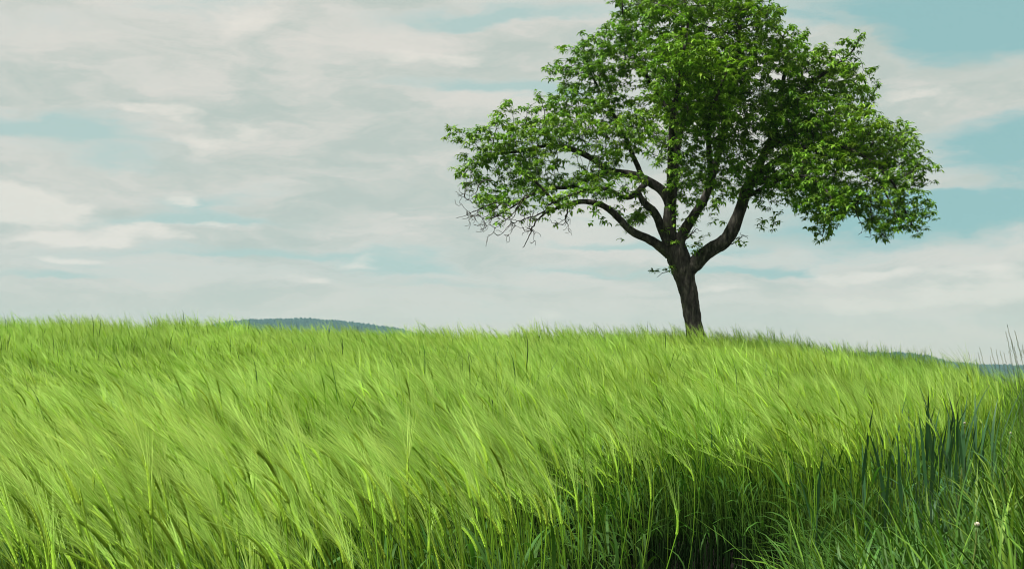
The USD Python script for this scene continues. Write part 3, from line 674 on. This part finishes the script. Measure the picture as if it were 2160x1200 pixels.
# the plants that show largest are things of their own
seen = (np.abs(x) < y * .36) & (y > 3.4)
cand = np.nonzero(seen)[0]; cand = cand[np.argsort(y[cand])]
first = np.concatenate([cand[:60], cand[60:1400:7]])[:250]
mine = np.zeros(len(x), bool); mine[first] = True
UsdGeom.Scope.Define(stage, "/World/Looks")
classes = []
for k in range(16):
    c = stage.CreateClassPrim(f"/barley_source_{k:02d}"); parts = [MB(), [], MB(), MB()]
    barley(np.random.default_rng(200 + k), True, parts=parts)
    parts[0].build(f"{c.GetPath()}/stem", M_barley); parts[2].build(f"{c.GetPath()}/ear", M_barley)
    for mb in parts[1]: mb.build(numbered(f"{c.GetPath()}/blade"), M_barley)
    tag(parts[3].build(f"{c.GetPath()}/awns", M_barley), kind="stuff")
    classes.append(c)
for i in first:
    p = UsdGeom.Xform.Define(stage, numbered("/World/barley_plant"))
    p.AddTranslateOp().Set(Gf.Vec3d(float(x[i]), float(y[i]), float(z[i]))); p.AddOrientOp().Set(Gf.Quatf(*map(float, qn[i]))); p.AddScaleOp().Set(Gf.Vec3f(float(scn[i])))
    p.GetPrim().GetReferences().AddInternalReference(classes[pid[i]].GetPath()); p.GetPrim().SetInstanceable(True)
    tag(p, "green bearded barley stalk bowing to the left among its like in the foreground", "barley plant", "barley stalks in the foreground of the field")
r_ = ~mine
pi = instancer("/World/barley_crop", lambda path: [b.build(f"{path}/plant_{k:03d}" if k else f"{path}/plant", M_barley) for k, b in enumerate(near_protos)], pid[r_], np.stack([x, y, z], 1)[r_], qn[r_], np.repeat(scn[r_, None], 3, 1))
tag(pi, "mass of pale green bearded barley leaning in the wind, nearer part", "barley crop", kind="stuff")

# further off: patches of some thirty plants
gs = .30
gx, gy = np.meshgrid(np.arange(-17, 15, gs), np.arange(8.3, 40, gs))
x, y = gx.ravel() + rb.uniform(-.13, .13, gx.size), gy.ravel() + rb.uniform(-.13, .13, gx.size)
m = in_view(x, y, 2.0) & (x < crop_edge(y) + rb.normal(0, .35, len(x))) & (np.hypot(x - TREE_BASE[0], y - TREE_BASE[1]) > .45); x, y = x[m], y[m]
z = ground_z(x, y); wv = wave(x, y)
yaw = rb.normal(0, .3, len(x)); la = wv * .26 + .12 * trough(x, y) + rb.normal(0, .06, len(x)) - .25 * np.clip((x / y - .12) / .15, 0, 1)
qf = qmul(qaxis((0, 0, 1), yaw), qaxis((0, 1, 0), -la))
sf = np.clip(1.03 - .13 * wv - .24 * trough(x, y) + rb.normal(0, .04, len(x)), .6, 1.22)
far_protos = [barley_patch(300 + k) for k in range(10)]
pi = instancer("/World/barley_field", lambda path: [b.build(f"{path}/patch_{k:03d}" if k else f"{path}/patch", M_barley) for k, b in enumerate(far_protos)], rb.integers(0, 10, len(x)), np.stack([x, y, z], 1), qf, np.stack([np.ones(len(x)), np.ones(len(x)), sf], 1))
tag(pi, "pale green barley rippling up to the crest around the tree", "barley field", kind="stuff")

# ------------------------------------------------------------------ grass of the field margin, right
def tuft(seed, n, h, w, spread, tint, bend=(.3, 1.5)):
    r = np.random.default_rng(seed); mb = MB()
    for k in range(n):
        az = math.pi + r.normal(0, 1.3); a0 = r.uniform(0, .35); a1 = a0 + r.uniform(*bend)
        m = 6
        q_, _ = path_xz(0, [a0, a0 + (a1 - a0) * .3, a1], h * r.uniform(.55, 1.15), m, (r.normal(0, spread), r.normal(0, spread), 0), az)
        ww = np.interp(np.linspace(0, 1, m), [0, .3, .7, 1], [.6, 1, .8, .05]) * w * r.uniform(.7, 1.3)
        side = np.array([-math.sin(az), math.cos(az), r.normal(0, .4)])
        mb.ribbon(q_, ww, side / np.linalg.norm(side), np.asarray(tint) * r.uniform(.7, 1.35))
    return mb
G_TINT = ((.13, .30, .025), (.10, .24, .02), (.19, .36, .04), (.07, .19, .02))
gt = [tuft(400 + k, 15, .46, .0075, .05, G_TINT[k % 4]) for k in range(8)] + [tuft(420 + k, 7, .26, .012, .07, ((.055, .155, .02), (.045, .125, .03))[k % 2], (.9, 2.0)) for k in range(6)] + [tuft(440 + k, 11, .42, .008, .06, ((.05, .145, .018), (.065, .18, .02))[k % 2], (.4, 1.7)) for k in range(4)]
rg = np.random.default_rng(88)
Ng = 34000
y = 3.0 + 30 * rg.uniform(0, 1, Ng) ** 1.5; x = rg.uniform(-3, 14, Ng)
off = x - crop_edge(y)
m = in_view(x, y, 1.4) & (x > np.maximum(crop_edge(y) - .2 - rg.uniform(0, .4, Ng), .38 - .02 * y))
# bare, shady ground between the clumps next to the crop
cover = meshkit.noise(np.stack([x * 1.9, y * 1.5, 0 * x], -1), 51) * .75 + .25 * ease(off, .5, 2.0) + .4 * ease(y, 6.5, 9.0)
m &= cover + .12 * (1 - ease(off, .0, .8)) + .14 * ease(y, 4.8, 6.0) * ease(off, .2, .7) > .36 + .30 * rg.uniform(size=Ng)
x, y, off = x[m], y[m], off[m]
z = ground_z(x, y)
near_edge = rg.uniform(size=len(x)) > .12 + ease(off, .3, 1.3) * .75
kind = np.where(near_edge & (y < 7.0), rg.integers(8, 14, len(x)), rg.integers(14, 18, len(x)))
kind = np.where(rg.uniform(size=len(x)) < ease(y, 5.5, 8.5) * .95 + (.65 * ease(off, .9, 1.8)), rg.integers(0, 8, len(x)), kind)
q = qmul(qaxis((0, 0, 1), rg.normal(0, .5, len(x))), qaxis((0, 1, 0), rg.normal(0, .12, len(x))))
s = rg.uniform(.65, 1.25, len(x)) * (1 + .25 * ease(y, 4.6, 5.6) * (1 - ease(y, 6.6, 8))) * (1 + .35 * np.clip((off - 1) / 4, 0, .6)) * (1 + .8 * ease(y, 9, 20))
pi = instancer("/World/meadow_grass", lambda path: [b.build(f"{path}/tuft_{k:03d}" if k else f"{path}/tuft", M_broad if 8 <= k < 14 else M_grass) for k, b in enumerate(gt)], kind, np.stack([x, y, z], 1), q, np.repeat(s[:, None], 3, 1))
tag(pi, "dark rank meadow grass along the right edge of the crop", "grass", kind="stuff")

# broad blue-green grass plants in front of the crop, right
def broad_class(k):
    r = np.random.default_rng(500 + k); c = stage.CreateClassPrim(f"/broad_source_{k:02d}")
    H = r.uniform(.44, .56)
    st = MB(); p, _ = path_xz(0, [.02, .08], H * .75, 5, (0, 0, 0), r.uniform(0, 6.28)); st.tube(p, np.linspace(.004, .002, 5), 5, (.05, .12, .05)); st.build(f"{c.GetPath()}/stem", M_broad)
    for j in range(4):
        mb = MB(); az = r.uniform(0, 6.28) if j < 3 else r.uniform(0, 6.28); a0 = r.uniform(.05, .3); a1 = a0 + (r.uniform(.1, .6) if j >= 2 else r.uniform(.7, 1.9))
        b = p[min(1 + j, 4)]
        q_, _ = path_xz(0, [a0, a0 + (a1 - a0) * .35, a1], r.uniform(.19, .28), 8, b, az)
        w = np.interp(np.linspace(0, 1, 8), [0, .2, .55, 1], [.006, .012, .010, .0006])
        side = np.array([-math.sin(az), math.cos(az), 0])
        fold = np.array([0, 0, 1]) * .0
        mb.ribbon(q_, w, side, np.array([.034, .105, .036]) * r.uniform(.8, 1.3))
        mb.build(f"{c.GetPath()}/blade" + (f"_{j:03d}" if j else ""), M_broad)
    return c, H
bc = [broad_class(k) for k in range(6)]
broad_px = [(1712, 925), (1870, 880), (1858, 915), (1845, 925), (1922, 900), (1948, 895), (1962, 920), (1975, 890), (1985, 870), (1995, 880), (2012, 840), (2020, 900), (2028, 865), (2040, 930), (2066, 905), (2078, 910), (2120, 860), (1895, 950), (1938, 950), (1960, 955), (1800, 935), (2000, 940), (2100, 935), (1880, 930), (1890, 905), (1910, 930), (1935, 915), (1955, 880), (1970, 935), (1990, 915), (2008, 925), (2022, 880), (2035, 905), (2050, 890), (2060, 935), (2090, 895), (1865, 935), (1830, 945)]
for k, (px, py) in enumerate(broad_px):
    c, H = bc[k % 6]; Y = 7.3 + .6 * math.sin(k * 2.3) + (px - 1850) * .0022
    top = at(px, py, Y); gz = float(ground_z(top[0], Y))
    s = float(np.clip((top[2] - gz) / (H * .95), .5, 1.6))
    p = UsdGeom.Xform.Define(stage, numbered("/World/broad_leaf_plant"))
    p.AddTranslateOp().Set(Gf.Vec3d(float(top[0]), float(Y), gz)); p.AddRotateZOp().Set(float((k * 77) % 360)); p.AddScaleOp().Set(Gf.Vec3f(s))
    p.GetPrim().GetReferences().AddInternalReference(c.GetPath()); p.GetPrim().SetInstanceable(True)
    tag(p, "dark blue-green plant with long broad upright blades at the right edge of the crop", "plant", "broad-bladed plants at the crop edge")

# tall flowering grasses against the sky at the right
def panicle_class(k):
    r = np.random.default_rng(600 + k); c = stage.CreateClassPrim(f"/panicle_source_{k:02d}")
    st = MB(); p, d = path_xz(0, [0, .06, .22], 1.0, 8, (0, 0, 0), math.pi); st.tube(p, np.linspace(.0022, .0009, 8), 4, (.10, .17, .06)); st.build(f"{c.GetPath()}/stem", M_grass)
    hd = MB()
    for j in range(26):
        u = j / 26; b = p[-1] + d[-1] * (u - .35) * .16; sd = r.normal(size=3); sd -= d[-1] * (sd @ d[-1]); sd /= np.linalg.norm(sd)
        hd.kernel(b + sd * .008 * (1 - u) * r.uniform(.2, 1.6), d[-1] + sd * .4, .012, .004, sd, np.array([.13, .16, .08]) * r.uniform(.7, 1.3))
    hd.build(f"{c.GetPath()}/seed_head", M_grass)
    lf = MB(); q_, _ = path_xz(0, [.15, .5, 1.1], .25, 6, p[3], r.uniform(0, 6.28)); lf.ribbon(q_, [.004, .006, .006, .005, .003, .0004], (0, 1, 0), (.07, .16, .04)); lf.build(f"{c.GetPath()}/blade", M_grass)
    return c
pc = [panicle_class(k) for k in range(4)]
pan_px = [(2130, 704, 9.0), (2121, 717, 9.3), (2146, 715, 8.8), (2133, 732, 9.6), (2147, 727, 9.2), (2150, 742, 10), (2140, 748, 10.5), (2120, 758, 11), (2100, 752, 11.5), (2112, 755, 10.2), (2074, 748, 12), (2095, 748, 11.2), (2128, 765, 9.6), (2156, 752, 9), (2066, 758, 12.5), (2050, 757, 13), (2085, 766, 10.8)]
for k, (px, py, Y) in enumerate(pan_px):
    top = at(px, py, Y); r = np.random.default_rng(700 + k)
    bx = top[0] + .1; gz = float(ground_z(bx, Y)); s = float(np.clip((top[2] - gz) / 1.04, .4, 1.8))
    p = UsdGeom.Xform.Define(stage, numbered("/World/meadow_grass_stem"))
    p.AddTranslateOp().Set(Gf.Vec3d(float(bx), float(Y), gz)); p.AddRotateZOp().Set(float(r.normal(0, 25))); p.AddScaleOp().Set(Gf.Vec3f(s))
    p.GetPrim().GetReferences().AddInternalReference(pc[k % 4].GetPath()); p.GetPrim().SetInstanceable(True)
    tag(p, "tallest thin flowering stem against the sky at the far right" if k == 0 else "short outlying flowering stem, farthest left of those against the sky at the right" if k == 15 else "thin flowering stem among others against the sky at the far right", "grass stem", "flowering grasses at the right edge")

# dandelion clocks in the margin
def dandelion(px, py, Y, label, size):
    top = at(px, py, Y); gz = float(ground_z(top[0], Y))
    o = thing("dandelion", (top[0], Y, gz), label=label, cat="dandelion")
    h = top[2] - gz; r = np.random.default_rng(int(px))
    st = MB(); s = np.linspace(0, 1, 7)[:, None]
    p = np.array([-.10, 0, 0]) * (1 - s) ** 1.5 + np.array([0, 0, h]) * s
    st.tube(p, .0028, 6, (.20, .30, .07)); st.build(f"{o.GetPath()}/stem", M_grass)
    m = trimesh.creation.icosphere(3, size); v = np.array(m.vertices)
    v *= (1 + (meshkit.noise(v / size * 9, 5)[:, None] - .5) * .35); v[:, 2] *= .85
    usdkit.mesh(stage, f"{o.GetPath()}/seed_head", (v + [0, 0, h + size * .6], m.faces), M_seed, smooth=True)
    bt = MB()
    for k in range(10):
        a = k * .628; bt.ribbon(np.array([[0, 0, h - .004], [math.cos(a) * .008, math.sin(a) * .008, h - .008], [math.cos(a) * .014, math.sin(a) * .014, h - .02]]), [.004, .004, .001], (-math.sin(a), math.cos(a), 0), (.10, .2, .05))
    bt.build(f"{o.GetPath()}/bracts", M_grass)
dandelion(2061, 1108, 4.6, "cream dandelion head on a slanting stalk in the lower right grass", .0085)
dandelion(2132, 914, 7.5, "small whitish dandelion head in the grass at the right edge, higher up", .006)
dandelion(2035, 893, 7.2, "pale dandelion head behind the broad dark blades", .006)

# ------------------------------------------------------------------ haze
def haze():
    g = Nodes()
    v = g.add("principled_volume", {"color": (.38, .67, .74), "density": HAZE, "anisotropy": 0.0})
    mat = g.build("haze", volume=v + ".volume")
    b = trimesh.creation.box([7100, 5100, 172]); b.apply_translation([0, 1010, 37])
    tag(usdkit.mesh(stage, "/World/haze", b, mat), "thin bluish summer haze over the land", "haze", kind="stuff")
HAZE = 0.00011
haze()
